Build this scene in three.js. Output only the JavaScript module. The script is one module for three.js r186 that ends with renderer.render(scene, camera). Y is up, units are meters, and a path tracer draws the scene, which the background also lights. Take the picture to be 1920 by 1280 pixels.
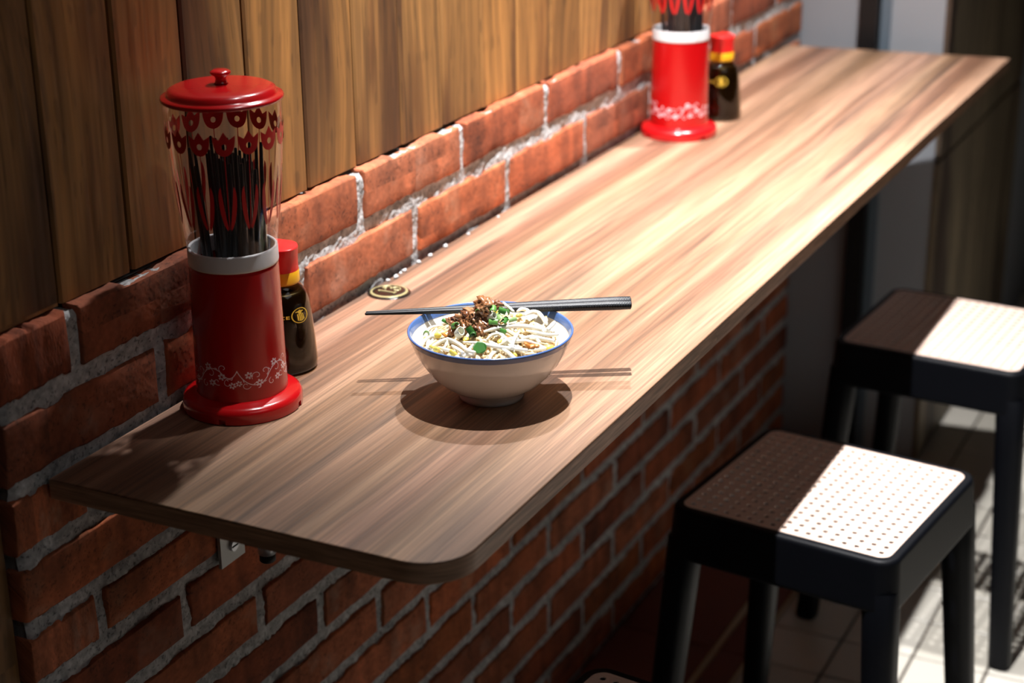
import * as THREE from 'three';
import { mergeGeometries, mergeVertices } from 'three/addons/utils/BufferGeometryUtils.js';
import { RectAreaLightUniformsLib } from 'three/addons/lights/RectAreaLightUniformsLib.js';
import { Brush, Evaluator, SUBTRACTION } from 'three-bvh-csg';

// ------------------------------------------------------------------ camera, light, exposure
const V3 = THREE.Vector3;
const scene = new THREE.Scene();
scene.background = new THREE.Color(0x000000);
const CT = 0.767;                                   // height of the counter top above the floor
const D = 0.368, LEN = 1.93;                        // counter depth and length
const camera = new THREE.PerspectiveCamera(22.03, 1.5, 0.05, 40);
{
  const yaw = -0.4652394, pitch = 0.3667845, roll = -0.0111739;
  camera.position.set(-0.97508, CT + 0.60484, 0.9094);
  const f = new V3(Math.cos(pitch) * Math.cos(yaw), -Math.sin(pitch), Math.cos(pitch) * Math.sin(yaw));
  camera.lookAt(camera.position.clone().add(f));
  camera.rotateZ(roll);
  camera.focus = 1.55;
  camera.userData.fStop = 5.0;
}
const renderer = new THREE.WebGLRenderer();
renderer.toneMapping = THREE.LinearToneMapping;
renderer.toneMappingExposure = 1.05;
renderer.shadowMap.enabled = true;
RectAreaLightUniformsLib.init();

// ceiling spots: [x, height above counter, z], aim, candela, half angle, penumbra
const SPOTS = [
  { at: [0.40, 1.46, 0.315], aim: [0.82, 0, 0.27], cd: 26, angle: 0.53, pen: 1.0, label: 'black ceiling spotlight on the track above the noodle bowl' },
  { at: [1.44, 1.46, 0.305], aim: [1.44, 0, 0.33], cd: 16, angle: 0.58, pen: 0.8, label: 'black ceiling spotlight on the track above the empty counter end' },
  { at: [1.02, 1.46, 0.075], aim: [0.56, 0, 0.16], cd: 7, angle: 0.56, pen: 1.0, soft: 1.1, label: 'black ceiling spotlight close to the plank wall' },
];
const PANEL = { at: [-0.5, 1.575, 1.9], size: 1.2, power: 0.55 };   // soft ceiling panel over the room
const LAMP_COLOR = new THREE.Color().setRGB(1, 0.985, 0.985);

// ------------------------------------------------------------------ helpers
function rng(seed) { let s = seed >>> 0; return () => { s = (s + 0x6D2B79F5) >>> 0; let t = s; t = Math.imul(t ^ (t >>> 15), t | 1); t ^= t + Math.imul(t ^ (t >>> 7), t | 61); return ((t ^ (t >>> 14)) >>> 0) / 4294967296; }; }
const hash2 = (x, y, s) => { let h = Math.imul(x | 0, 374761393) ^ Math.imul(y | 0, 668265263) ^ Math.imul(s | 0, 2147483647 ^ 0x5bd1e995); h = Math.imul(h ^ (h >>> 13), 1274126177); h ^= h >>> 16; return (h >>> 0) / 4294967296; };
function vnoise(x, y, s = 1, px = 0, py = 0) {
  let xi = Math.floor(x), yi = Math.floor(y); const fx = x - xi, fy = y - yi, u = fx * fx * (3 - 2 * fx), v = fy * fy * (3 - 2 * fy);
  const w = (a, p) => (p ? ((a % p) + p) % p : a);
  const a = hash2(w(xi, px), w(yi, py), s), b = hash2(w(xi + 1, px), w(yi, py), s), c = hash2(w(xi, px), w(yi + 1, py), s), d = hash2(w(xi + 1, px), w(yi + 1, py), s);
  return (a * (1 - u) + b * u) * (1 - v) + (c * (1 - u) + d * u) * v;
}
const fbm = (x, y, s, o = 4) => { let a = 0.5, t = 0, n = 0; for (let i = 0; i < o; i++) { t += a * vnoise(x, y, s + i * 17); n += a; a *= 0.5; x *= 2.03; y *= 2.03; } return t / n; };
const clamp01 = (v) => Math.min(1, Math.max(0, v));
const mix = (a, b, t) => a + (b - a) * t;
const smooth = (a, b, v) => { const t = clamp01((v - a) / (b - a)); return t * t * (3 - 2 * t); };
function dataTex(w, h, fn, srgb = true) {
  const d = new Uint8Array(w * h * 4);
  for (let y = 0; y < h; y++) for (let x = 0; x < w; x++) { const c = fn(x / w, y / h, x, y), i = (y * w + x) * 4; d[i] = clamp01(c[0]) * 255; d[i + 1] = clamp01(c[1]) * 255; d[i + 2] = clamp01(c[2]) * 255; d[i + 3] = 255; }
  const t = new THREE.DataTexture(d, w, h); t.wrapS = t.wrapT = THREE.RepeatWrapping; t.magFilter = THREE.LinearFilter; t.minFilter = THREE.LinearMipmapLinearFilter; t.generateMipmaps = true;
  if (srgb) t.colorSpace = THREE.SRGBColorSpace; t.needsUpdate = true; return t;
}
function canvasTex(w, h, draw, srgb = true) {
  const c = document.createElement('canvas'); c.width = w; c.height = h; draw(c.getContext('2d'), w, h);
  const t = new THREE.CanvasTexture(c); t.wrapS = t.wrapT = THREE.RepeatWrapping; if (srgb) t.colorSpace = THREE.SRGBColorSpace; return t;
}
const std = (o) => new THREE.MeshStandardMaterial(o);
const phys = (o) => new THREE.MeshPhysicalMaterial(o);
const names = {};
function numbered(n) { const k = names[n] = (names[n] ?? -1) + 1; return k ? n + '_' + String(k).padStart(3, '0') : n; }
function shade(o) { o.castShadow = true; o.receiveShadow = true; return o; }
function part(name, geo, mat, parent, label) { const m = shade(new THREE.Mesh(geo, mat)); m.name = name; if (label) m.userData.label = label; parent.add(m); return m; }
function tag(o, label, category, group) { o.userData.label = label; o.userData.category = category; if (group) o.userData.group = group; return o; }
function thing(name, label, category, pos = [0, 0, 0], turn = 0, group) { const g = new THREE.Group(); g.name = numbered(name); g.position.set(...pos); g.rotation.y = turn; tag(g, label, category, group); scene.add(g); return g; }
function solo(name, geo, mat, label, category, group) { const m = shade(new THREE.Mesh(geo, mat)); m.name = numbered(name); tag(m, label, category, group); scene.add(m); return m; }
function struct(name, geo, mat, parent) { const m = geo ? shade(new THREE.Mesh(geo, mat)) : new THREE.Group(); m.name = name; if (!parent) { m.userData.kind = 'structure'; scene.add(m); } else parent.add(m); return m; }
const box = (x0, x1, y0, y1, z0, z1) => new THREE.BoxGeometry(x1 - x0, y1 - y0, z1 - z0).translate((x0 + x1) / 2, (y0 + y1) / 2, (z0 + z1) / 2);
function cloneThing(o, label, pos, turn, group) { const c = o.clone(); c.name = numbered(o.name.replace(/_\d{3}$/, '')); c.userData = { ...o.userData }; if (label) c.userData.label = label; if (group) c.userData.group = group; if (pos) c.position.set(...pos); if (turn !== undefined) c.rotation.y = turn; scene.add(c); return c; }
const lathe = (pts, seg = 72) => new THREE.LatheGeometry(pts.map(([r, y]) => new THREE.Vector2(r, y)), seg);
function roundRect(w, h, r, seg = 6) { const s = new THREE.Shape(), x = w / 2, y = h / 2; s.moveTo(-x + r, -y); s.lineTo(x - r, -y); s.absarc(x - r, -y + r, r, -Math.PI / 2, 0); s.lineTo(x, y - r); s.absarc(x - r, y - r, r, 0, Math.PI / 2); s.lineTo(-x + r, y); s.absarc(-x + r, y - r, r, Math.PI / 2, Math.PI); s.lineTo(-x, -y + r); s.absarc(-x + r, -y + r, r, Math.PI, Math.PI * 1.5); return s; }
// loft of rings: rings = [[centre V3, radiusX, radiusZ, squareness]], stacked along y
function loft(rings, seg = 20) {
  const pos = [], uv = [], idx = [];
  rings.forEach(([c, rx, rz, sq = 2], k) => { for (let i = 0; i <= seg; i++) { const a = i / seg * Math.PI * 2, ca = Math.cos(a), sa = Math.sin(a), n = Math.pow(Math.pow(Math.abs(ca), sq) + Math.pow(Math.abs(sa), sq), -1 / sq); pos.push(c.x + ca * n * rx, c.y, c.z + sa * n * rz); uv.push(i / seg, k / (rings.length - 1)); } });
  for (let k = 0; k < rings.length - 1; k++) for (let i = 0; i < seg; i++) { const a = k * (seg + 1) + i, b = a + seg + 1; idx.push(a, b, a + 1, b, b + 1, a + 1); }
  const cap = (k, flip) => { const c = rings[k][0], n = pos.length / 3; pos.push(c.x, c.y, c.z); uv.push(0.5, 0.5); for (let i = 0; i < seg; i++) { const a = k * (seg + 1) + i; flip ? idx.push(n, a, a + 1) : idx.push(n, a + 1, a); } };
  cap(0, true); cap(rings.length - 1, false);
  const g = new THREE.BufferGeometry(); g.setAttribute('position', new THREE.Float32BufferAttribute(pos, 3)); g.setAttribute('uv', new THREE.Float32BufferAttribute(uv, 2)); g.setIndex(idx); g.computeVertexNormals(); return g;
}
// tube with varying radius along points
function taperTube(pts, radii, seg = 7, samples = 18) {
  const c = new THREE.CatmullRomCurve3(pts), fr = c.computeFrenetFrames(samples, false), pos = [], idx = [], uv = [];
  for (let k = 0; k <= samples; k++) {
    const t = k / samples, p = c.getPointAt(t), ri = t * (radii.length - 1), i0 = Math.min(radii.length - 2, Math.floor(ri)), r = mix(radii[i0], radii[i0 + 1], ri - i0);
    for (let i = 0; i <= seg; i++) { const a = i / seg * Math.PI * 2, q = fr.normals[k].clone().multiplyScalar(Math.cos(a) * r).addScaledVector(fr.binormals[k], Math.sin(a) * r).add(p); pos.push(q.x, q.y, q.z); uv.push(i / seg, t); }
  }
  for (let k = 0; k < samples; k++) for (let i = 0; i < seg; i++) { const a = k * (seg + 1) + i, b = a + seg + 1; idx.push(a, a + 1, b, b, a + 1, b + 1); }
  for (const [k, flip] of [[0, true], [samples, false]]) { const n = pos.length / 3, p = c.getPointAt(k / samples); pos.push(p.x, p.y, p.z); uv.push(0, 0); for (let i = 0; i < seg; i++) { const a = k * (seg + 1) + i; flip ? idx.push(n, a + 1, a) : idx.push(n, a, a + 1); } }
  const g = new THREE.BufferGeometry(); g.setAttribute('position', new THREE.Float32BufferAttribute(pos, 3)); g.setAttribute('uv', new THREE.Float32BufferAttribute(uv, 2)); g.setIndex(idx); g.computeVertexNormals(); return g;
}
function setUV(g, fn) { const p = g.attributes.position, n = g.attributes.normal, uv = new Float32Array(p.count * 2); for (let i = 0; i < p.count; i++) { const [u, v] = fn(p.getX(i), p.getY(i), p.getZ(i), n.getX(i), n.getY(i), n.getZ(i)); uv[2 * i] = u; uv[2 * i + 1] = v; } g.setAttribute('uv', new THREE.BufferAttribute(uv, 2)); return g; }

// ------------------------------------------------------------------ materials
const laminateRGB = (u, v) => {                      // u along the counter (2 m), v across (0.5 m)
  const warp = (vnoise(u * 5, v * 6, 3) - 0.5) * 0.02 + (vnoise(u * 14, v * 10, 4) - 0.5) * 0.004;
  const w = v + warp;
  const band = fbm(u * 1.6, w * 22, 11, 3), broad = fbm(u * 1.1 + 7, w * 9, 15, 2), fine = fbm(u * 14, w * 230, 21, 2), hair = vnoise(u * 46, w * 620, 31);
  let t = smooth(0.28, 0.72, band * 0.62 + broad * 0.38);
  const dark = smooth(0.70, 0.80, vnoise(u * 3.2 + 2, w * 46, 41)) * smooth(0.35, 0.7, vnoise(u * 7, w * 12, 43));
  let c = [mix(0.43, 0.645, t), mix(0.303, 0.505, t), mix(0.216, 0.408, t)];
  const pink = vnoise(u * 2 + 3, w * 13, 51); c[0] += 0.03 * (pink - 0.5); c[2] += 0.025 * (pink - 0.5);
  const k = 1 + (fine - 0.5) * 0.34 + (hair - 0.5) * 0.22 - dark * 0.24;
  return c.map((x) => x * k);
};
const laminateTex = dataTex(2048, 768, (u, v) => laminateRGB(u, v));
const laminateBump = dataTex(2048, 512, (u, v) => { const n = 0.5 + (vnoise(u * 60, v * 520, 77) - 0.5) * 0.8; return [n, n, n]; }, false);
const M = {};
M.laminate = phys({ map: laminateTex, bumpMap: laminateBump, bumpScale: 0.00012, roughness: 0.5, ior: 1.6, sheen: 0.6, sheenColor: new THREE.Color(0xffffff), sheenRoughness: 0.35 });
M.edge = std({ map: dataTex(1024, 64, (u, v) => { const n = fbm(u * 30, v * 9, 61, 3), k = 0.72 + n * 0.5; return [0.68 * k, 0.535 * k, 0.43 * k]; }), roughness: 0.5 });
// brick clay
const brickTex = [1, 2, 3].map((s) => dataTex(512, 256, (u, v) => {
  const big = fbm(u * 5, v * 4, s * 91, 4), fine = fbm(u * 90, v * 60, s * 57, 3), pit = smooth(0.74, 0.84, vnoise(u * 230, v * 120, s * 31)) * smooth(0.4, 0.6, vnoise(u * 20, v * 12, s * 37)), streak = fbm(u * 26, v * 2.2, s * 13, 3);
  const bloom = smooth(0.56, 0.78, fbm(u * 9 + 3, v * 5, s * 7, 4)) * (0.35 + 0.65 * vnoise(u * 60, v * 40, s * 5));
  const k = 0.62 + 0.5 * big + 0.26 * (fine - 0.5) + 0.42 * (streak - 0.5) - 0.2 * pit;
  return [mix(0.80 * k, 0.82, bloom * 0.46), mix(0.468 * k, 0.71, bloom * 0.46), mix(0.315 * k, 0.65, bloom * 0.46)];
}));
const brickBump = dataTex(512, 256, (u, v) => { const n = 0.5 * fbm(u * 50, v * 30, 5, 4) + 0.5 * fbm(u * 130, v * 80, 9, 2); return [n, n, n]; }, false);
const brickTones = [[1.05, 1.0, 0.98], [0.92, 0.82, 0.74], [0.84, 0.66, 0.54], [0.74, 0.66, 0.66], [1.06, 0.9, 0.74], [0.62, 0.48, 0.44], [1.0, 0.98, 0.98], [0.9, 0.76, 0.52]];
M.brick = brickTones.map((c, i) => std({ map: brickTex[i % 3], bumpMap: brickBump, bumpScale: 0.0004, roughness: 0.9, color: new THREE.Color().setRGB(...c.map((x) => x * 0.86)) }));
M.mortar = std({ map: dataTex(1024, 512, (u, v) => { const n = fbm(u * 160, v * 80, 3, 3), g = fbm(u * 9, v * 5, 8, 3), sp = smooth(0.8, 0.86, vnoise(u * 420, v * 210, 19)); const k = 0.69 + 0.3 * (n - 0.5) * 2 * 0.6 + 0.2 * (g - 0.5) - 0.22 * sp; return [k * 1.0, k * 1.0, k * 1.0]; }), bumpMap: dataTex(1024, 512, (u, v) => { const n = fbm(u * 220, v * 110, 33, 4); return [n, n, n]; }, false), bumpScale: 0.0014, roughness: 0.95 });
// planks
const plankTex = [1, 2].map((s) => dataTex(1024, 1024, (u, v) => {
  const w = u + (vnoise(u * 6, v * 5, s * 3) - 0.5) * 0.02 + 0.012 * Math.sin(v * 7 + 9 * vnoise(u * 4, v * 2, s));
  const g = fbm(w * 90, v * 4, s * 11, 3), fine = vnoise(w * 420, v * 26, s * 23), stain = fbm(w * 14, v * 3.2, s * 41, 4), dark = smooth(0.5, 0.72, stain), pore = smooth(0.72, 0.9, vnoise(w * 300, v * 60, s * 29));
  const k = 1 + (g - 0.5) * 0.55 + (fine - 0.5) * 0.16 - pore * 0.12;
  return [mix(0.6, 0.36, dark) * k, mix(0.43, 0.235, dark) * k, mix(0.235, 0.125, dark) * k];
}));
const plankBump = dataTex(512, 512, (u, v) => { const n = fbm(u * 120, v * 8, 71, 3); return [n, n, n]; }, false);
M.plank = [[1, 0], [0.82, 1], [1.12, 0], [0.9, 1], [1.0, 1], [0.74, 0]].map(([k, t]) => std({ map: plankTex[t], bumpMap: plankBump, bumpScale: 0.0006, roughness: 0.62, color: new THREE.Color().setRGB(k, k * (0.96 + 0.04 * t), k * (0.92 + 0.1 * t)) }));
M.crumb = std({ color: new THREE.Color().setRGB(0.5, 0.5, 0.5), roughness: 0.95 });
M.dark = std({ color: 0x0b0a09, roughness: 0.9 });
M.red = phys({ color: new THREE.Color().setRGB(0.50, 0.0045, 0.007), roughness: 0.22, clearcoat: 0.4, clearcoatRoughness: 0.15 });
M.white = phys({ color: new THREE.Color().setRGB(0.72, 0.72, 0.74), roughness: 0.35 });
M.clear = phys({ color: 0xffffff, transmission: 1, thickness: 0, roughness: 0.03, ior: 1.45 });
M.blackStick = phys({ color: new THREE.Color().setRGB(0.012, 0.013, 0.016), roughness: 0.38 });
M.stool = phys({ color: new THREE.Color().setRGB(0.0014, 0.0018, 0.0032), roughness: 0.5, specularIntensity: 0.32 });
M.metal = std({ color: new THREE.Color().setRGB(0.55, 0.55, 0.57), metalness: 0.9, roughness: 0.4 });
M.zinc = std({ color: new THREE.Color().setRGB(0.5, 0.5, 0.48), metalness: 0.3, roughness: 0.5 });
M.tile = [[0.50, 0.47, 0.41], [0.47, 0.44, 0.38], [0.53, 0.50, 0.44]].map((c, i) => std({ color: new THREE.Color().setRGB(...c), roughness: 0.32, bumpMap: brickBump, bumpScale: 0.0003 }));
M.grout = std({ color: new THREE.Color().setRGB(0.075, 0.06, 0.05), roughness: 0.95 });
M.redTile = std({ color: new THREE.Color().setRGB(0.16, 0.045, 0.025), roughness: 0.55 });
M.strip = std({ color: new THREE.Color().setRGB(0.5, 0.4, 0.27), roughness: 0.6 });
M.greyPaint = std({ color: new THREE.Color().setRGB(0.40, 0.425, 0.465), roughness: 0.7 });
M.blackPaint = std({ color: new THREE.Color().setRGB(0.008, 0.008, 0.009), roughness: 0.5 });
M.bluePaint = std({ color: new THREE.Color().setRGB(0.16, 0.21, 0.26), roughness: 0.5 });
M.brownPanel = std({ map: plankTex[1], color: new THREE.Color().setRGB(0.75, 1.2, 2.7), roughness: 0.6 });
M.roomPaint = std({ color: new THREE.Color().setRGB(0.16, 0.145, 0.13), roughness: 0.9 });

// ------------------------------------------------------------------ the setting: floor
const floor = struct('floor', box(-3, 5, -0.08, -0.004, -0.05, 3.5), M.grout);
{
  const P = 0.1075, G = 0.006, x0 = 1.303, z0 = 0.2085;
  const s = roundRect(P - G, P - G, 0.002, 2);
  const tg = new THREE.ExtrudeGeometry(s, { depth: 0.006, bevelEnabled: true, bevelSize: 0.0008, bevelThickness: 0.0008, bevelSegments: 1, curveSegments: 2 }); tg.rotateX(-Math.PI / 2); tg.translate(0, -0.0068, 0);
  const flat = new THREE.BoxGeometry(P - G, 0.006, P - G).translate(0, -0.003, 0), rest = [], r = rng(5);
  for (let i = -40; i < 34; i++) for (let j = 0; j < 30; j++) {
    const x = x0 + (i + 0.5) * P, z = z0 + (j + 0.5) * P; if (x > 4.95 || x < -2.95) continue;
    if (x > 0.85 && x < 3.1 && j < 11) { const m = struct('tile', tg, M.tile[Math.floor(r() * 3)], floor); m.position.set(x, (r() - 0.5) * 0.0006, z); }
    else rest.push(flat.clone().translate(x, 0, z));
  }
  const f = struct('tile_field', mergeGeometries(rest), M.tile[0], floor); f.userData.kind = 'stuff';
  for (let i = -8; i < 9; i++) {
    const x = i * 0.3; struct('border_tile', box(x + 0.002, x + 0.298, -0.006, -0.0005, -0.002, 0.147), M.redTile, floor);
    struct('edge_tile', box(x + 0.002, x + 0.298, -0.006, -0.0005, 0.1595, 0.2015), M.redTile, floor);
  }
  struct('floor_strip', box(-2.4, 2.7, -0.006, 0.0002, 0.149, 0.1575), M.strip, floor);
  struct('floor_strip', box(-2.4, 2.7, -0.006, 0.0002, 0.2035, 0.2085), M.strip, floor);
}
// ceiling and the room's other walls
struct('ceiling', box(-3, 5, CT + 1.6, CT + 1.68, -0.1, 3.5), M.roomPaint);
struct('wall_front', box(-3, 5, -0.08, CT + 1.68, 3.5, 3.6), M.roomPaint);
struct('wall_left', box(-3.1, -3, -0.08, CT + 1.68, -0.1, 3.6), M.roomPaint);
struct('wall_right', box(5, 5.1, -0.08, CT + 1.68, -0.1, 3.6), M.roomPaint);

// ------------------------------------------------------------------ brick and plank wall (z = 0 is the brick face)
const wall = struct('wall_back', box(-3, 5, 0, CT + 1.6, -0.09, -0.034), M.dark);
const BX0 = -0.04, BX1 = 1.977;
{
  // mortar bed with a rough face
  const y1 = CT + 0.1245, nx = 520, ny = 230, g = new THREE.PlaneGeometry(BX1 - BX0 - 0.006, y1, nx, ny);
  g.translate((BX0 + BX1) / 2, y1 / 2, 0);
  const p = g.attributes.position;
  for (let i = 0; i < p.count; i++) { const x = p.getX(i), y = p.getY(i), e = Math.min(x - BX0 - 0.003, BX1 - 0.003 - x, y1 - y); p.setZ(i, -0.0042 + 0.005 * (fbm(x * 40, y * 40, 3, 2) - 0.5) + 0.0022 * (vnoise(x * 240, y * 240, 7) - 0.5) + (e < 0.003 ? -0.004 : 0)); }
  g.computeVertexNormals(); setUV(g, (x, y) => [x / 0.8, y / 0.4]);
  struct('mortar', g, M.mortar, wall);
  struct('mortar_core', box(BX0 + 0.004, BX1, 0, y1 - 0.001, -0.033, -0.0095), M.mortar, wall);
  const rows = [0.127, 0.0675, 0.001, -0.06, -0.122, -0.178, -0.237, -0.294, -0.352, -0.411, -0.47, -0.529, -0.588, -0.648, -0.707, -0.766];
  const variants = [];
  for (let k = 0; k < 10; k++) {                     // unit bricks 1 x 1 with ragged arrises, thickness in metres
    const b = new THREE.BoxGeometry(1, 1, 0.018, 26, 8, 2), q = b.attributes.position, W = 0.21, H = 0.047;
    for (let i = 0; i < q.count; i++) {
      let x = q.getX(i), y = q.getY(i), z = q.getZ(i); if (Math.abs(Math.abs(x) - (0.5 - 1 / 26)) < 1e-4) x = Math.sign(x) * (0.5 - 0.0022 / W); if (Math.abs(Math.abs(y) - 0.375) < 1e-4) y = Math.sign(y) * (0.5 - 0.0022 / H); x *= W; y *= H;
      const ex = W / 2 - Math.abs(x), ey = H / 2 - Math.abs(y), e = Math.min(ex, ey), s = k * 13 + 1;
      const rag = (fbm(x * 60 + k * 9, y * 60 + 50, s, 3) - 0.5);
      if (ey < 0.0005) y += Math.sign(y) * (rag * 0.006 - (vnoise(x * 26 + k, y > 0 ? 3 : 9, s) > 0.83 ? 0.0035 : 0));
      if (ex < 0.0005) x += Math.sign(x) * rag * 0.005;
      const front = z > 0.004;
      if (front) z += -0.0006 + 0.0022 * (fbm(x * 34 + 5 * k, y * 34, s + 3, 3) - 0.5) - (e < 0.0005 ? 0.0018 + 0.003 * Math.max(0, rag) : e < 0.004 ? 0.0003 + 0.004 * Math.max(0, rag - 0.1) : 0);
      q.setXYZ(i, x / W, y / H, z - 0.009);
    }
    const m = mergeVertices((() => { const c = b.clone(); c.deleteAttribute('normal'); c.deleteAttribute('uv'); return c; })(), 1e-6); m.computeVertexNormals();
    setUV(m, (x, y, z) => [x * 0.9 * 0.5 + k * 0.37, y * 0.4 * 0.5 + k * 0.21 + z * 4]);
    variants.push(m);
  }
  const r = rng(77);
  for (let i = 0; i < rows.length - 1; i++) {
    const top = rows[i], bot = rows[i + 1], t1 = i % 2, xs = [BX0];
    for (let k = t1 ? 0 : 0; k < 12; k++) { const x = (t1 ? 0.160 : 0.052) + (t1 ? 0.2245 : 0.2235) * k + (r() - 0.5) * 0.007; if (x < BX1 - 0.05) xs.push(x); }
    xs.push(BX1 + 0.006);
    for (let k = 0; k < xs.length - 1; k++) {
      const a = xs[k] + (k ? 0.007 : 0), b = xs[k + 1] - 0.007, h = top - bot - (i === 0 ? 0.009 : 0.0155), yc = i === 0 ? top - h / 2 : (top + bot) / 2;
      const m = struct('brick', variants[Math.floor(r() * 10)], M.brick[Math.floor(r() * 8)], wall);
      m.scale.set(b - a, h, 1); m.position.set((a + b) / 2, CT + yc + (r() - 0.5) * 0.002, (r() - 0.5) * 0.0016); m.rotation.z = (r() - 0.5) * 0.008;
    }
  }
  // planks above the bricks and down to the floor before the brick begins
  const PW = 0.0925, sx = 0.053;
  const prof = (w) => { const s = new THREE.Shape(), c = 0.0022; s.moveTo(-w / 2, 0); s.lineTo(-w / 2, 0.013 - c); s.lineTo(-w / 2 + c, 0.013); s.lineTo(w / 2 - c, 0.013); s.lineTo(w / 2, 0.013 - c); s.lineTo(w / 2, 0); return s; };
  for (let k = -14; k < 21; k++) {
    const x = sx + (k + 0.5) * PW, low = k < -1; if (x > BX1) break;
    const y0 = low ? 0.004 : CT + 0.1285 + r() * 0.0012, y1 = CT + 1.598, w = PW - 0.0022 - r() * 0.0016;
    const g = new THREE.ExtrudeGeometry(prof(w), { depth: y1 - y0, bevelEnabled: false }); g.rotateX(-Math.PI / 2); g.rotateY(Math.PI); g.translate(0, y0, 0);
    const ou = r() * 0.9, ov = r();
    setUV(g, (px, py, pz) => [ou + px / 1.0, ov + py / 1.4]);
    const m = struct('plank', g, M.plank[Math.floor(r() * 6)], wall); m.position.set(x, 0, -0.0265 + (r() - 0.5) * 0.0012);
  }
}
// pier at the far end of the counter
{
  const pier = struct('wall_end', box(1.98, 3.2, 0, CT + 1.6, -0.034, 0.247), M.greyPaint);
  struct('post', box(1.955, 1.981, 0, CT + 1.6, 0.106, 0.137), M.blackPaint, pier);
  struct('metal_strip', box(1.972, 1.981, 0, CT + 1.6, 0.139, 0.155), M.bluePaint, pier);
  for (const [y0, y1] of [[0.004, CT - 0.203], [CT - 0.195, CT + 1.598]]) {
    const a = struct('side_panel', setUV(box(1.978, 2.35, y0, y1, 0.247, 0.256), (x, y, z) => [x / 1.2, y / 1.4]), M.brownPanel, pier);
    const b = struct('side_panel', setUV(box(2.356, 2.7, y0, y1, 0.247, 0.254), (x, y, z) => [x / 1.2 + 0.4, y / 1.4]), M.brownPanel, pier);
  }
}

// ------------------------------------------------------------------ counter
{
  const g = thing('counter', 'long wood laminate counter with a rounded corner fixed along the brick wall', 'counter', [0, CT, 0]);
  const s = new THREE.Shape(), R = 0.042;
  s.moveTo(0, 0.0015); s.lineTo(0, D - R); for (let i = 1; i <= 12; i++) { const a = Math.PI - i / 12 * Math.PI / 2; s.lineTo(R + Math.cos(a) * R, D - R + Math.sin(a) * R); }
  s.lineTo(LEN, D); s.lineTo(LEN - 0.04, 0.0015); s.closePath();
  const T = 0.018, top = new THREE.ExtrudeGeometry(s, { depth: T - 0.002, bevelEnabled: true, bevelSize: 0.0008, bevelThickness: 0.001, bevelSegments: 2, bevelOffset: -0.0012 });
  top.rotateX(Math.PI / 2); top.translate(0, -0.001, 0);
  setUV(top, (x, y, z) => [x / 2, (z - y) / 0.5 + 0.06]);
  part('worktop', top, M.laminate, g);
  const pts = s.getPoints(1), pos = [], uv = [], idx = []; let L = 0;
  pts.slice(0, -1).forEach((p, i) => { if (i) L += p.distanceTo(pts[i - 1]); pos.push(p.x, -0.0014, p.y, p.x, -T + 0.0004, p.y); uv.push(L / 0.9, 1, L / 0.9, 0); });
  for (let i = 0; i < pos.length / 6 - 1; i++) { const a = 2 * i; idx.push(a, a + 2, a + 1, a + 1, a + 2, a + 3); }
  const e = new THREE.BufferGeometry(); e.setAttribute('position', new THREE.Float32BufferAttribute(pos, 3)); e.setAttribute('uv', new THREE.Float32BufferAttribute(uv, 2)); e.setIndex(idx); e.computeVertexNormals();
  part('edge_band', e, M.edge, g, 'darker wood grain edge band');
}
// bracket under the counter
{
  const g = thing('counter_bracket', 'zinc wall bracket with a screw and black rubber foot under the counter', 'bracket', [0.232, CT, 0]);
  part('wall_plate', box(-0.019, 0.019, -0.186, -0.0195, 0.0012, 0.0045), M.zinc, g);
  part('arm', box(-0.012, 0.012, -0.0225, -0.0185, 0.0045, 0.26), M.zinc, g);
  const sc = new THREE.CylinderGeometry(0.0055, 0.006, 0.003, 20).rotateX(Math.PI / 2).translate(0.000, -0.169, 0.006), scr = part('screw', sc, M.metal, g);
  part('slot', box(-0.0048, 0.0048, -0.1698, -0.1682, 0.0074, 0.0078), M.dark, scr);
  part('pivot', new THREE.CylinderGeometry(0.004, 0.004, 0.04, 16).rotateX(Math.PI / 2).translate(0.004, -0.1605, 0.024), M.metal, g);
  part('ferrule', lathe([[0, 0.014], [0.006, 0.014], [0.0085, 0.010], [0.0085, 0], [0, 0]], 28).translate(0.004, -0.171, 0.041), M.metal, g);
  part('rubber_foot', lathe([[0, 0], [0.0075, 0], [0.0078, -0.007], [0.0065, -0.0085], [0, -0.0085]], 28).translate(0.004, -0.171, 0.041), M.blackPaint, g, 'black rubber foot');
}

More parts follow.
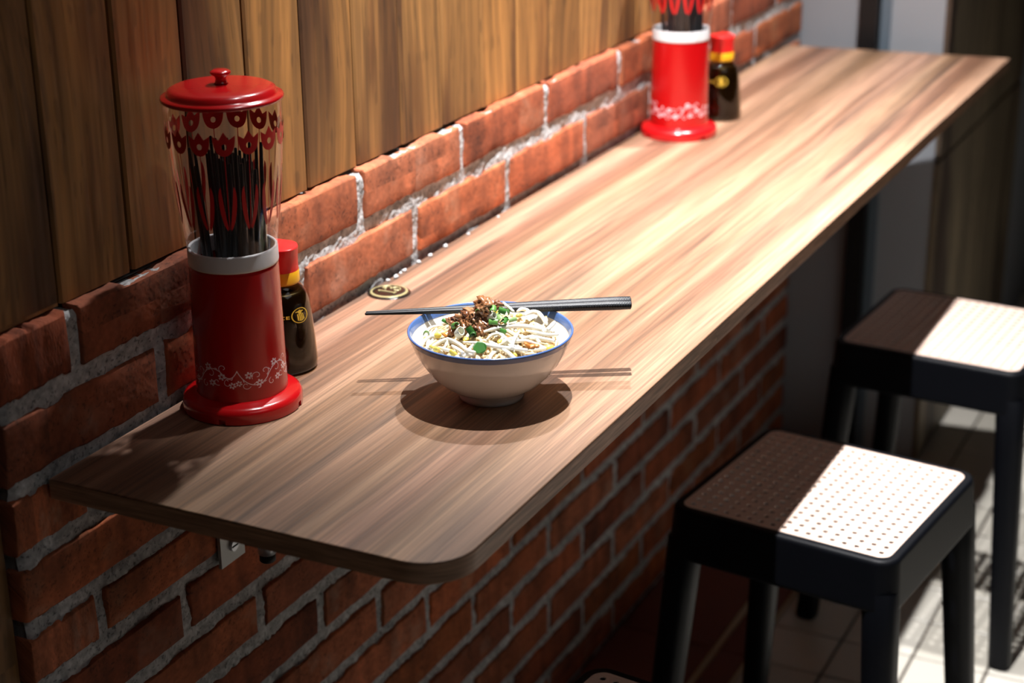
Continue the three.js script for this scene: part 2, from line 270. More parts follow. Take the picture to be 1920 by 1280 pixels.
// ------------------------------------------------------------------ chopstick dispenser
const bodyMap = canvasTex(2048, 1024, (c, w, h) => {
  // body sleeve: u round the tube, v up; red with a white vine band near the bottom
  c.fillStyle = 'rgb(178,8,14)'; c.fillRect(0, 0, w, h);
  c.strokeStyle = c.fillStyle = 'rgba(238,226,234,1)'; c.lineCap = 'round';
  const flower = (x, y, r) => { for (let i = 0; i < 6; i++) { const a = i * Math.PI / 3 + 0.3; c.beginPath(); c.ellipse(x + Math.cos(a) * r * 0.7, y + Math.sin(a) * r * 0.7, r * 0.42, r * 0.3, a, 0, 7); c.fill(); } c.fillStyle = 'rgb(178,8,14)'; c.beginPath(); c.arc(x, y, r * 0.2, 0, 7); c.fill(); c.fillStyle = 'rgba(238,226,234,1)'; };
  const curl = (x, y, r, a0, dir) => { c.beginPath(); for (let i = 0; i <= 40; i++) { const t = i / 40, a = a0 + dir * t * 5.2, q = r * (1 - 0.75 * t); const px = x + Math.cos(a) * q, py = y + Math.sin(a) * q; i ? c.lineTo(px, py) : c.moveTo(px, py); } c.stroke(); };
  const leaf = (x, y, a, s) => { c.save(); c.translate(x, y); c.rotate(a); c.beginPath(); c.moveTo(0, 0); c.quadraticCurveTo(s * 0.5, -s * 0.35, s, 0); c.quadraticCurveTo(s * 0.5, s * 0.12, 0, 0); c.fill(); c.restore(); };
  for (let k = 0; k < 4; k++) {
    const X = k * w / 4, B = h * 0.82;
    c.lineWidth = 7;
    c.beginPath(); c.moveTo(X + 10, B - 70); c.bezierCurveTo(X + 70, B + 70, X + 170, B + 80, X + 230, B + 10); c.bezierCurveTo(X + 270, B - 60, X + 330, B - 110, X + 400, B - 60); c.bezierCurveTo(X + 440, B - 10, X + 480, B + 20, X + 522, B - 70); c.stroke();
    c.lineWidth = 5;
    curl(X + 70, B + 48, 34, 0.4, 1); curl(X + 150, B - 20, 40, 2.6, 1); curl(X + 215, B - 46, 36, 1.2, -1); curl(X + 318, B - 40, 46, 3.4, 1); curl(X + 420, B - 90, 34, 2.2, 1); curl(X + 455, B + 30, 40, 5.4, -1); curl(X + 270, B + 52, 30, 4.4, -1); curl(X + 372, B + 20, 30, 1, 1);
    flower(X + 92, B - 30, 27); flower(X + 168, B + 40, 27); flower(X + 300, B - 92, 27); flower(X + 330, B + 34, 25); flower(X + 410, B - 22, 27); flower(X + 485, B + 46, 25); flower(X + 20, B + 30, 22);
    for (const [x, y, a] of [[120, 50, -0.6], [232, 8, -1.2], [262, -40, -2.2], [352, -88, 0.3], [398, -60, 0.8], [440, -10, 0.9], [200, 46, -0.4], [480, 6, -1.1], [46, 0, 1.2], [180, 70, 2.8]]) leaf(X + x, B + y, a, 30);
  }
});
M.redBody = phys({ map: bodyMap, color: new THREE.Color().setRGB(1, 0.9, 0.9), roughness: 0.25, clearcoat: 0.4, clearcoatRoughness: 0.18 });
const tulipAlpha = canvasTex(2048, 1024, (c, w, h) => {
  c.fillStyle = '#000'; c.fillRect(0, 0, w, h); c.fillStyle = '#fff'; c.strokeStyle = '#fff';
  const n = 15, s = w / n;
  for (let k = 0; k < n; k++) {
    const x = (k + 0.5) * s, y = h * 0.185, a = s * 0.45, b = 122;   // tulip head
    c.beginPath(); c.moveTo(x - a, y - b * 0.5); c.lineTo(x - a * 0.45, y - b * 0.28); c.lineTo(x, y - b * 0.72); c.lineTo(x + a * 0.45, y - b * 0.28); c.lineTo(x + a, y - b * 0.5);
    c.bezierCurveTo(x + a * 0.98, y + b * 0.35, x + a * 0.6, y + b * 0.62, x, y + b * 0.66); c.bezierCurveTo(x - a * 0.6, y + b * 0.62, x - a * 0.98, y + b * 0.35, x - a, y - b * 0.5); c.fill();
    c.fillStyle = '#000'; c.beginPath(); c.ellipse(x, y + b * 0.12, a * 0.24, b * 0.17, 0, 0, 7); c.fill(); c.fillStyle = '#fff';
    c.lineWidth = 5; c.beginPath(); c.moveTo(x, y + b * 0.6); c.lineTo(x, h * 0.78); c.stroke();
    for (const d of [-1, 1]) { c.beginPath(); c.moveTo(x + d * 6, h * 0.76); c.bezierCurveTo(x + d * s * 0.1, h * 0.73, x + d * s * 0.2, h * 0.6, x + d * s * 0.27, h * 0.475); c.bezierCurveTo(x + d * s * 0.5, h * 0.5, x + d * s * 0.4, h * 0.73, x + d * 10, h * 0.79); c.fill(); }
  }
}, false);
M.tulip = std({ color: new THREE.Color().setRGB(0.66, 0.012, 0.014), roughness: 0.4, alphaMap: tulipAlpha, transparent: true, side: THREE.DoubleSide });
const vesselR = (t) => mix(0.0352, 0.0492, Math.pow(smooth(-0.35, 1.05, t), 1.0)) + 0.0012 * Math.sin(Math.PI * t);   // 0 bottom .. 1 top
function makeDispenser(label, x, z, turn) {
  const g = thing('chopstick_dispenser', label, 'dispenser', [x, CT, z], turn);
  // flange with little notches
  const fl = new Brush(lathe([[0, 0], [0.0515, 0], [0.0525, 0.001], [0.0525, 0.009], [0.051, 0.0125], [0.0475, 0.0145], [0.042, 0.0155], [0.0395, 0.0175], [0, 0.0175]], 96));
  let res = fl; const ev = new Evaluator(); ev.attributes = ['position', 'normal', 'uv'];
  for (let k = 0; k < 4; k++) { const a = k * Math.PI / 2 + 0.25, b = new Brush(new THREE.BoxGeometry(0.007, 0.009, 0.006)); b.position.set(Math.cos(a) * 0.0525, 0.001, Math.sin(a) * 0.0525); b.rotation.y = -a; b.updateMatrixWorld(); res = ev.evaluate(res, b, SUBTRACTION); }
  part('base', res.geometry, M.red, g);
  part('body', lathe([[0.0402, 0.0165], [0.0398, 0.03], [0.0392, 0.08], [0.0384, 0.129], [0.0376, 0.1325], [0.036, 0.1335]].map(([r, y]) => [r, y]), 96), M.redBody, g, 'red tube printed with a white flower vine');
  setUV(g.children[1].geometry, (px, py, pz) => [(Math.atan2(pz, px) / (Math.PI * 2) + 1) % 1, (py - 0.0165) / 0.117]);
  { // seam-safe uv: lathe already gives u around
    const gg = g.children[1].geometry, p = gg.attributes.position, uv = gg.attributes.uv, per = 6; for (let i = 0; i < p.count; i++) uv.setX(i, Math.floor(i / per) / 96);
  }
  part('collar', lathe([[0.0355, 0.1325], [0.0386, 0.1325], [0.0388, 0.134], [0.0386, 0.1455], [0.0378, 0.147], [0.0364, 0.147], [0.0358, 0.1455], [0.0355, 0.1325]], 96), M.white, g, 'white plastic collar');
  const vp = []; for (let i = 0; i <= 24; i++) { const t = i / 24; vp.push([vesselR(t), 0.137 + t * 0.138]); }
  const vessel = part('vessel', lathe(vp, 96), M.clear, g, 'clear flared plastic vessel');
  const tp = []; for (let i = 0; i <= 24; i++) { const t = 0.06 + i / 24 * 0.9; tp.push([vesselR(t) + 0.0004, 0.137 + t * 0.138]); }
  part('tulip_print', lathe(tp, 96), M.tulip, vessel, 'red printed row of tulips');
  const lid = part('lid', lathe([[0, 0.2865], [0.030, 0.286], [0.0405, 0.2845], [0.0445, 0.2825], [0.0455, 0.2795], [0.0475, 0.2782], [0.0505, 0.2772], [0.0512, 0.2755], [0.0505, 0.2738], [0.0485, 0.2735], [0.0478, 0.2765], [0.044, 0.2785], [0, 0.2825]], 96), M.red, g, 'glossy red lid');
  part('knob', lathe([[0, 0.2985], [0.006, 0.2982], [0.0085, 0.2968], [0.0088, 0.2955], [0.0075, 0.294], [0.005, 0.2925], [0.0045, 0.290], [0.005, 0.2875], [0.0065, 0.286], [0, 0.2855]], 40), M.red, lid);
  return g;
}
const chopProfile = (len, r0, r1) => { const rings = []; for (let i = 0; i <= 16; i++) { const t = i / 16, sq = t < 0.5 ? 3.2 : mix(3.2, 2, (t - 0.5) * 2), r = t < 0.02 ? r0 * 0.9 : mix(r0, r1, Math.pow(t, 1.15)); rings.push([new V3(0, t * len, 0), r, r, sq]); } rings.unshift([new V3(0, -0.0008, 0), r0 * 0.6, r0 * 0.6, 3]); rings.push([new V3(0, len + 0.0008, 0), r1 * 0.5, r1 * 0.5, 2]); return loft(rings, 16); };
const storeSticks = [0.196, 0.206, 0.217].map((l) => chopProfile(l, 0.0037, 0.0013));
function fillDispenser(x, z, seed, where, n, lean) {     // a fan of sticks through a hexagonal grid at collar height, so that they do not cross
  const r = rng(seed), sites = [], L = new V3(Math.cos(lean), 0, Math.sin(lean)), p = 0.0088, yc = 0.135;
  for (let i = -4; i <= 4; i++) for (let j = -4; j <= 4; j++) { const q = new V3((i + (j & 1) * 0.5) * p, 0, j * p * 0.866), s = q.dot(L); if (q.length() < 0.0302 && !(s < -0.008 && (i + j) & 1)) sites.push([q, s + (r() - 0.5) * 0.04]); }
  sites.sort((a, b) => b[1] - a[1]);
  for (const [q] of sites.slice(0, n)) {
    const fan = q.dot(L) < -0.008 ? 3.3 : 1.25, y0 = 0.0183;           // spread per metre of height
    const at = (y) => new V3(q.x * (1 + fan * (y - yc)), y, q.z * (1 + fan * (y - yc))), b0 = at(y0), dir = at(0.24).sub(b0).normalize();
    const m = solo('stored_chopstick', storeSticks[Math.floor(r() * 3)], M.blackStick, 'black chopstick standing in the clear dispenser ' + where, 'chopstick', 'chopsticks in the dispenser ' + where);
    m.position.set(x + b0.x, CT + y0, z + b0.z); m.quaternion.setFromUnitVectors(new V3(0, 1, 0), dir);
  }
}
const D1 = [0.197, 0.0545], D2 = [1.250, 0.0545];
makeDispenser('red chopstick dispenser with clear tulip vessel and knobbed lid, before the noodle bowl', D1[0], D1[1], 0.5);
makeDispenser('red chopstick dispenser standing at the empty far part of the counter', D2[0], D2[1], 1.3);
fillDispenser(D1[0], D1[1], 3, 'with the knobbed lid near the bowl', 32, 0.75);
fillDispenser(D2[0], D2[1], 9, 'on the empty part of the counter', 30, 0.9);

// ------------------------------------------------------------------ soy sauce bottles
const soyPrint = canvasTex(2048, 512, (c, w, h) => {
  c.fillStyle = '#000'; c.fillRect(0, 0, w, h); c.fillStyle = c.strokeStyle = '#fff';
  for (const X of [w * 0.28, w * 0.44, w * 0.78]) {
    const y = h * 0.46; c.lineWidth = 15; c.beginPath(); c.ellipse(X, y, 108, 168, 0, 0, 7); c.stroke();
    // robed figure with a wide hat
    c.beginPath(); c.ellipse(X - 6, y - 92, 58, 16, -0.1, 0, 7); c.fill(); c.beginPath(); c.moveTo(X - 30, y - 98); c.lineTo(X - 4, y - 132); c.lineTo(X + 24, y - 98); c.fill(); c.beginPath(); c.ellipse(X - 2, y - 66, 24, 26, 0, 0, 7); c.fill();
    c.beginPath(); c.moveTo(X - 44, y - 40); c.lineTo(X + 40, y - 40); c.lineTo(X + 56, y + 96); c.lineTo(X + 14, y + 132); c.lineTo(X - 40, y + 110); c.closePath(); c.fill();
    c.strokeStyle = '#000'; c.lineWidth = 7; for (const q of [-18, 6, 30]) { c.beginPath(); c.moveTo(X + q - 8, y - 30); c.quadraticCurveTo(X + q + 10, y + 30, X + q - 4, y + 110); c.stroke(); } c.strokeStyle = '#fff';
    c.font = 'bold 104px sans-serif'; c.textAlign = 'right'; if (X !== w * 0.44) c.fillText('SAUCE', X - 128, y + 48); c.textAlign = 'left';
  }
}, false);
M.gold = std({ color: new THREE.Color().setRGB(0.62, 0.4, 0.04), roughness: 0.45, alphaMap: soyPrint, transparent: true, side: THREE.DoubleSide });
M.soy = phys({ color: new THREE.Color().setRGB(0.006, 0.003, 0.0018), roughness: 0.3, specularIntensity: 0.25 });
M.amber = phys({ color: new THREE.Color().setRGB(0.85, 0.72, 0.45), transmission: 1, thickness: 0, roughness: 0.04, ior: 1.5 });
M.yellow = phys({ color: new THREE.Color().setRGB(0.72, 0.36, 0.012), roughness: 0.35 });
M.redCap = phys({ color: new THREE.Color().setRGB(0.68, 0.012, 0.012), roughness: 0.4 });
function makeSoy(label, x, z, turn) {
  const g = thing('soy_sauce_bottle', label, 'bottle', [x, CT, z], turn);
  const prof = [[0, 0.0005], [0.027, 0.0005], [0.0295, 0.003], [0.0298, 0.008], [0.0285, 0.03], [0.0262, 0.055], [0.0246, 0.066], [0.0225, 0.0735], [0.0185, 0.0795], [0.0155, 0.0825], [0.0148, 0.089]];
  part('glass', lathe(prof, 72), M.amber, g, 'clear glass bottle');
  part('sauce', lathe([[0, 0.0012], ...prof.slice(1, 8).map(([r, y]) => [r - 0.0007, y + 0.0006]), [0.0192, 0.0775], [0, 0.0775]], 72), M.soy, g, 'dark soy sauce');
  const s0 = 0.0285, pr = []; for (let i = 0; i <= 8; i++) { const y = 0.046 + i / 8 * 0.0205; const k = prof.findIndex((q) => q[1] > y), [r0, y0] = prof[k - 1], [r1, y1] = prof[k]; pr.push([mix(r0, r1, (y - y0) / (y1 - y0)) + 0.0003, y]); }
  part('print', lathe(pr, 72), M.gold, g, 'gold printed emblem and lettering');
  part('ring', lathe([[0.0135, 0.0835], [0.0168, 0.0835], [0.0172, 0.085], [0.0170, 0.0955], [0.0135, 0.0955]], 56), M.yellow, g, 'yellow plastic ring');
  // cap: tapered cylinder with two opposite pour spouts
  const n = 64, pos = [], idx = [], lv = [[0.0954, 0.0168, 0], [0.1, 0.0164, 0], [0.110, 0.0166, 0.25], [0.1165, 0.0172, 1], [0.1182, 0.0166, 1], [0.1186, 0.006, 0.2]];
  lv.forEach(([y, r, k]) => { for (let i = 0; i <= n; i++) { const a = i / n * Math.PI * 2, sp = Math.pow(Math.abs(Math.cos(a)), 10) * 0.0042 * k; pos.push(Math.cos(a) * (r + sp), y + sp * 0.25, Math.sin(a) * (r + sp * 0.4)); } });
  for (let k = 0; k < lv.length - 1; k++) for (let i = 0; i < n; i++) { const a = k * (n + 1) + i, b = a + n + 1; idx.push(a, b, a + 1, b, b + 1, a + 1); }
  const t = pos.length / 3; pos.push(0, 0.1186, 0); for (let i = 0; i < n; i++) { const a = (lv.length - 1) * (n + 1) + i; idx.push(a, t, a + 1); }
  const cg = new THREE.BufferGeometry(); cg.setAttribute('position', new THREE.Float32BufferAttribute(pos, 3)); cg.setIndex(idx); cg.computeVertexNormals();
  part('cap', cg, M.redCap, g, 'red cap with pouring spouts');
  return g;
}
makeSoy('soy sauce bottle with red cap beside the dispenser near the bowl', 0.2865, 0.0405, 1.05);
makeSoy('soy sauce bottle with red cap beside the dispenser on the empty counter part', 1.360, 0.0745, 0.17);

// ------------------------------------------------------------------ seat number badge
{
  const g = thing('number_badge', 'black and gold round badge with number 13 stuck on the counter', 'badge', [0.5045, CT, 0.0245]);
  const dome = lathe([[0, 0.0034], [0.012, 0.0031], [0.0185, 0.0022], [0.0222, 0.0008], [0.0228, 0], [0, 0]], 64);
  part('disc', dome, phys({ color: new THREE.Color().setRGB(0.008, 0.007, 0.006), roughness: 0.15, clearcoat: 1, clearcoatRoughness: 0.05 }), g);
  const gold = phys({ color: new THREE.Color().setRGB(0.36, 0.31, 0.15), metalness: 0.3, roughness: 0.3 });
  const dh = (r) => r < 0.012 ? mix(0.0034, 0.0031, r / 0.012) : r < 0.0185 ? mix(0.0031, 0.0022, (r - 0.012) / 0.0065) : mix(0.0022, 0.0008, (r - 0.0185) / 0.0037);
  part('ring', lathe([[0.0172, dh(0.0172) + 0.00005], [0.0174, dh(0.0174) + 0.0003], [0.0196, dh(0.0196) + 0.0003], [0.0198, dh(0.0198) + 0.00005]], 64), gold, g, 'gold ring');
  // digits read from the stools: text runs along +x, tops towards the wall
  const stroke = (pts, closed) => new THREE.TubeGeometry(new THREE.CatmullRomCurve3(pts.map(([x, z]) => new V3(x, dh(Math.hypot(x, z)) + 0.0001, z)), closed), 40, 0.0009, 6, closed);
  const one = [[-0.0055, -0.0095], [-0.0055, 0], [-0.0055, 0.0095]];
  part('digit', mergeGeometries([stroke(one), stroke([[-0.0085, 0.0098], [-0.0055, 0.0098], [-0.0025, 0.0098]]), stroke([[-0.0055, -0.0095], [-0.007, -0.0078], [-0.0088, -0.0068]])]), gold, g, 'gold digit one');
  const c3 = 0.0052, three = [[-0.0036, -0.0060], [-0.0022, -0.0090], [0.0014, -0.0096], [0.0040, -0.0062], [0.0024, -0.0018], [-0.0006, -0.0004], [0.0028, 0.0010], [0.0048, 0.0050], [0.0022, 0.0094], [-0.0022, 0.0096], [-0.0042, 0.0064]].map(([x, z]) => [x + c3, z]);
  const ball = (x, z) => new THREE.SphereGeometry(0.0014, 10, 8).translate(x + c3, dh(Math.hypot(x + c3, z)), z);
  part('digit', mergeGeometries([stroke(three), ball(-0.0033, -0.0058), ball(-0.0039, 0.0062)]), gold, g, 'gold digit three');
}
// crumbs of mortar fallen along the wall
{
  const r = rng(91);
  for (const x of [0.536, 0.549, 0.563, 0.571, 0.603, 0.628, 0.664, 0.716, 0.79]) {
    const g = new THREE.IcosahedronGeometry(1, 1); g.deleteAttribute('normal'); g.deleteAttribute('uv'); const m = mergeVertices(g), p = m.attributes.position, q = 0.0012 + r() * 0.0012;
    for (let i = 0; i < p.count; i++) { const k = q * (0.7 + 0.6 * r()); p.setXYZ(i, p.getX(i) * k * 1.4, Math.max(-0.4, p.getY(i)) * k, p.getZ(i) * k); } m.computeVertexNormals(); m.computeBoundingBox();
    const o = solo('mortar_crumb', m, M.crumb, 'small pale mortar crumb on the counter against the brick wall', 'crumb', 'mortar crumbs along the wall');
    o.position.set(x, CT - m.boundingBox.min.y, 0.0045 + r() * 0.003);
  }
}

// ------------------------------------------------------------------ bowl of noodles
const BC = new V3(0.3055, CT, 0.2455), UR = new V3(0.449, 0, 0.893), VT = new V3(-0.893, 0, 0.449);   // right and towards the viewer
const bw = (u, v, h) => BC.clone().addScaledVector(UR, u).addScaledVector(VT, v).add(new V3(0, h, 0));
{
  const g = thing('noodle_bowl', 'white ceramic bowl with blue rim full of noodles', 'bowl', [BC.x, CT, BC.z]);
  const glaze = phys({ color: new THREE.Color().setRGB(0.78, 0.79, 0.79), roughness: 0.16, clearcoat: 0.5, clearcoatRoughness: 0.08 });
  const outer = [[0, 0.004], [0.0255, 0.004], [0.0268, 0.0005], [0.0292, 0.0003], [0.0296, 0.003], [0.0300, 0.0078], [0.035, 0.0098], [0.044, 0.0155], [0.0535, 0.0245], [0.0615, 0.0355], [0.0672, 0.0462], [0.0710, 0.0560], [0.0726, 0.0612]];
  const inner = [[0.0729, 0.0622], [0.0722, 0.0628], [0.0712, 0.0622], [0.0690, 0.0555], [0.0648, 0.0455], [0.059, 0.0355], [0.051, 0.0255], [0.040, 0.0165], [0.026, 0.0105], [0, 0.009]];
  part('bowl_body', lathe([...outer, ...inner], 96), glaze, g);
  part('rim_band', lathe([[0.07165, 0.0571], [0.0721, 0.0586], [0.0729, 0.0612], [0.0732, 0.0623], [0.0722, 0.0631], [0.0710, 0.0623], [0.06975, 0.0585], [0.0690, 0.0562]], 96), phys({ color: new THREE.Color().setRGB(0.085, 0.165, 0.40), roughness: 0.16, clearcoat: 0.5 }), g, 'blue glazed rim');
}
const domeH = (u, v) => { const r2 = (u * u + v * v) / (0.064 * 0.064); return 0.050 + 0.0150 * (1 - r2) + 0.004 * Math.exp(-((u - 0.01) ** 2 + (v + 0.012) ** 2) / 0.0009); };
{
  const r = rng(1234);
  // tangled noodles
  const gs = [];
  for (let k = 0; k < 150; k++) {
    const a = r() * 6.283, q = 0.05 * Math.sqrt(r()), pts = []; let u = Math.cos(a) * q, v = Math.sin(a) * q, d = r() * 6.283; const bend = (r() - 0.5) * 1.6, lift = -0.004 + r() * 0.004;
    for (let i = 0; i < 7; i++) { const rr = Math.hypot(u, v), s = rr > 0.0585 ? 0.0585 / rr : 1; u *= s; v *= s; pts.push(bw(u, v, domeH(u, v) + lift + (i % 2 ? 0.001 : -0.0012))); d += bend * 0.55 + (r() - 0.5) * 0.5; u += Math.cos(d) * 0.0085; v += Math.sin(d) * 0.0085; }
    gs.push(taperTube(pts, [0.0011, 0.0014, 0.0014, 0.0011], 6, 20));
  }
  const base = []; for (let i = 0; i <= 12; i++) { const q = i / 12 * 0.0605; base.push([q, domeH(q, 0) - 0.0062]); }
  gs.push((() => { const l = lathe(base.reverse(), 48).translate(BC.x, BC.y, BC.z); return l; })());
  const nm = solo('noodles', mergeGeometries(gs.map((x) => { const y = x.index ? x.toNonIndexed() : x; return y; })), phys({ color: new THREE.Color().setRGB(0.80, 0.62, 0.36), roughness: 0.4 }), 'pale noodles tangled in the blue rimmed bowl', 'noodles'); nm.userData.kind = 'stuff';
}
const sproutMats = [[0.86, 0.83, 0.74], [0.83, 0.80, 0.68], [0.88, 0.84, 0.70], [0.80, 0.75, 0.58]].map((c) => phys({ color: new THREE.Color().setRGB(...c), roughness: 0.3, clearcoat: 0.3, clearcoatRoughness: 0.25 }));
const headMat = phys({ color: new THREE.Color().setRGB(0.78, 0.62, 0.10), roughness: 0.4 });
// zoomed-photo coordinates of the bowl -> bowl plane
const zb = (zx, zy, h) => { const u = (zx - 919) / 12240, v = ((zy - 396) / 12240 + (h - 0.0626) * 0.91) / 0.415; return [u, v]; };
function sprout(pts, rad, mi, head, label) {
  const m = solo('bean_sprout', taperTube(pts, [rad * 0.5, rad, rad * 1.05, rad, rad * 0.9], 8, 20), sproutMats[mi], label ? label : head ? 'white bean sprout with a yellow head among the noodles in the bowl' : 'plain white bean sprout lying among the noodles in the bowl', 'bean sprout', 'bean sprouts in the noodle bowl');
  if (head) { const e = pts[pts.length - 1], d = e.clone().sub(pts[pts.length - 2]).normalize(), hg = new THREE.SphereGeometry(1, 10, 8); hg.scale(rad * 1.15, rad * 2.4, rad * 1.5); const h = part('seed_head', hg, headMat, m, 'yellow seed head'); h.position.copy(e).addScaledVector(d, rad * 1.4); h.quaternion.setFromUnitVectors(new V3(0, 1, 0), d); }
}
{
  const r = rng(4321);
  const lay = (zpts, rad, mi, head, lift = 0.003, label) => sprout(zpts.map(([x, y, dh = 0]) => { let h = 0.064; for (let i = 0; i < 6; i++) { const [u, v] = zb(x, y, h); h = domeH(u, v) + lift + dh; } const [u, v] = zb(x, y, h); return bw(u, v, h); }), rad, mi, head, label);
  lay([[850, 445], [960, 412], [1100, 385], [1260, 378], [1420, 400], [1560, 425]], 0.0022, 0, false, 0.006, 'longest thick white bean sprout arching from the minced meat to the bowl side');
  lay([[640, 555], [780, 570], [920, 600], [1060, 625], [1200, 640], [1310, 655]], 0.0018, 0, false, 0.0035, 'long white bean sprout lying beside the round green leaf');
  lay([[460, 500], [540, 545], [620, 600], [680, 650], [760, 680]], 0.0018, 1, false, 0.004, 'white bean sprout running from the white onion ring down to the bowl rim');
  lay([[1225, 445], [1190, 500], [1160, 560], [1150, 640]], 0.0017, 0, false, 0.006, 'straight white bean sprout crossing below the longest arching sprout');
  lay([[285, 612], [340, 570], [400, 535], [450, 515]], 0.0017, 2, false, 0.004);
  lay([[515, 590], [560, 625], [610, 660], [640, 685]], 0.0017, 0, false, 0.005);
  lay([[1620, 300], [1590, 345], [1555, 385], [1530, 410]], 0.0019, 0, false, 0.008, 'short white bean sprout standing up beneath the thick chopstick ends');
  lay([[1210, 205], [1270, 165], [1320, 175], [1300, 230], [1245, 250]], 0.0017, 2, true, 0.010, 'curled bean sprout with yellow head right under the chopsticks');
  lay([[1290, 250], [1360, 200], [1430, 190], [1470, 240], [1500, 300], [1520, 350]], 0.0020, 0, false, 0.010, 'bent thick white bean sprout looping up beneath the chopsticks');
  lay([[1060, 110], [1090, 150], [1130, 185], [1170, 230]], 0.0014, 2, false, 0.017, 'thin pale bean sprout poking up over the chopsticks beside the spring onion');
  lay([[880, 535], [940, 480], [1010, 470], [1060, 490], [1030, 540]], 0.0014, 3, true, 0.005);
  lay([[370, 600], [430, 625], [500, 650], [560, 665]], 0.0016, 2, false, 0.003);
  lay([[1010, 590], [1080, 545], [1150, 520], [1220, 530]], 0.0016, 0, false, 0.004);
  lay([[1300, 430], [1400, 450], [1520, 470], [1640, 460]], 0.0018, 1, false, 0.005);
  lay([[1250, 520], [1360, 500], [1480, 520], [1600, 540]], 0.0018, 0, false, 0.004);
  lay([[1380, 330], [1440, 370], [1480, 410], [1500, 440]], 0.0018, 0, false, 0.006);
  lay([[180, 580], [210, 520], [270, 480], [330, 470]], 0.0016, 2, true, 0.004, 'bean sprout with yellow head beside the lone green onion piece at the bowl side');
  lay([[1480, 385], [1500, 340], [1530, 300], [1525, 240]], 0.0011, 3, true, 0.008);
  for (let k = 0; k < 44; k++) {
    const a = r() * 6.283, q = 0.053 * Math.sqrt(r()); let u = Math.cos(a) * q, v = Math.sin(a) * q, d = r() * 6.283; const bend = (r() - 0.5) * 0.9, n = 4 + Math.floor(r() * 2), pts = [], lift = 0.0005 + 0.0035 * r();
    for (let i = 0; i < n; i++) { const rr = Math.hypot(u, v), s = rr > 0.0575 ? 0.0575 / rr : 1; u *= s; v *= s; pts.push(bw(u, v, domeH(u, v) + lift + 0.002 * Math.sin(i * 1.3 + k))); d += bend * 0.4 + (r() - 0.5) * 0.3; u += Math.cos(d) * 0.0095; v += Math.sin(d) * 0.0095; }
    sprout(pts, 0.0013 + r() * 0.0007, Math.floor(r() * 4), k % 3 === 0);
  }
  // spring onion
  const gMats = [[0.06, 0.21, 0.035], [0.13, 0.33, 0.07], [0.025, 0.10, 0.016], [0.27, 0.43, 0.16], [0.72, 0.74, 0.62]].map((c) => phys({ color: new THREE.Color().setRGB(...c), roughness: 0.35, side: THREE.DoubleSide }));
  const ringGeo = (rad, len, arc) => new THREE.LatheGeometry([[rad, -len / 2], [rad * 1.05, 0], [rad, len / 2], [rad * 0.78, len / 2], [rad * 0.8, 0], [rad * 0.78, -len / 2], [rad, -len / 2]].map(([a, b]) => new THREE.Vector2(a, b)), 22, 0.4, arc);
  const W = ['green', 'bright green', 'dark green', 'light green', 'white'];
  const onion = (x, y, lift, rad, len, mi, yaw, tilt) => {
    let h = 0.066; for (let i = 0; i < 6; i++) { const [u, v] = zb(x, y, h); h = domeH(u, v) + lift; } const [u, v] = zb(x, y, h);
    const where = x < 600 ? ' at the side of the bowl' : x < 800 ? ' under the minced meat' : ' beside the minced meat';
    const m = solo('spring_onion_piece', ringGeo(rad, len, mi === 4 ? 6.2832 : 2.6 + 2.6 * ((x * 7) % 10) / 10), gMats[mi], W[mi] + ' cut spring onion piece' + where + ' on the noodles', 'spring onion', 'chopped spring onion on the noodles');
    m.position.copy(bw(u, v, h)); m.rotation.set(tilt, yaw, 1.25 + 0.5 * Math.sin(x)); m.scale.set(1, 1, 0.8); 
  };
  for (const q of [[950, 215, 0.018, 0.0036, 0.007, 1, 0.4, 0.3], [935, 275, 0.014, 0.0032, 0.008, 4, 1.2, 0.4], [1040, 225, 0.016, 0.0038, 0.007, 0, 2.1, 0.9], [1090, 245, 0.014, 0.0034, 0.008, 2, 0.2, 0.6], [1020, 300, 0.012, 0.0034, 0.009, 3, 0.9, 0.2], [960, 350, 0.009, 0.0040, 0.008, 1, 1.9, 0.8], [1070, 340, 0.009, 0.0036, 0.009, 0, 0.1, 0.2], [1150, 320, 0.010, 0.0030, 0.008, 3, 2.6, 0.4], [545, 370, 0.009, 0.0032, 0.007, 0, 0.7, 0.5], [595, 450, 0.008, 0.0042, 0.008, 4, 0.95, 0.1], [700, 445, 0.006, 0.0045, 0.009, 2, 1.6, 1.0], [735, 480, 0.005, 0.0034, 0.007, 2, 0.3, 0.7], [1045, 445, 0.005, 0.0028, 0.006, 0, 2.2, 0.4], [230, 455, 0.006, 0.0034, 0.008, 1, 0.5, 0.1], [440, 310, 0.005, 0.0030, 0.008, 0, 1.5, 0.5], [785, 225, 0.020, 0.0022, 0.005, 2, 0.5, 0.4], [1010, 160, 0.015, 0.0032, 0.008, 3, 0.6, 0.6]]) onion(...q);
  // leaf at the front
  {
    const s = new THREE.Shape(); s.moveTo(0, 0.0062); s.bezierCurveTo(0.0018, 0.0048, 0.0052, 0.0034, 0.0058, 0); s.bezierCurveTo(0.0056, -0.0036, 0.003, -0.0052, 0.0004, -0.0052); s.bezierCurveTo(-0.003, -0.0052, -0.0060, -0.0034, -0.0058, 0); s.bezierCurveTo(-0.0052, 0.0032, -0.0018, 0.0046, 0, 0.0062);
    const lg = new THREE.ExtrudeGeometry(s, { depth: 0.0004, bevelEnabled: true, bevelSize: 0.0002, bevelThickness: 0.0002, bevelSegments: 1, curveSegments: 10 });
    const p = lg.attributes.position; for (let i = 0; i < p.count; i++) p.setZ(i, p.getZ(i) + 0.0012 * Math.abs(p.getX(i)) / 0.005 - 0.0008 * Math.abs(p.getY(i)) / 0.005); lg.computeVertexNormals();
    let h = 0.06; for (let i = 0; i < 6; i++) { const [u, v] = zb(810, 622, h); h = domeH(u, v) + 0.0055; } const [u, v] = zb(810, 622, h);
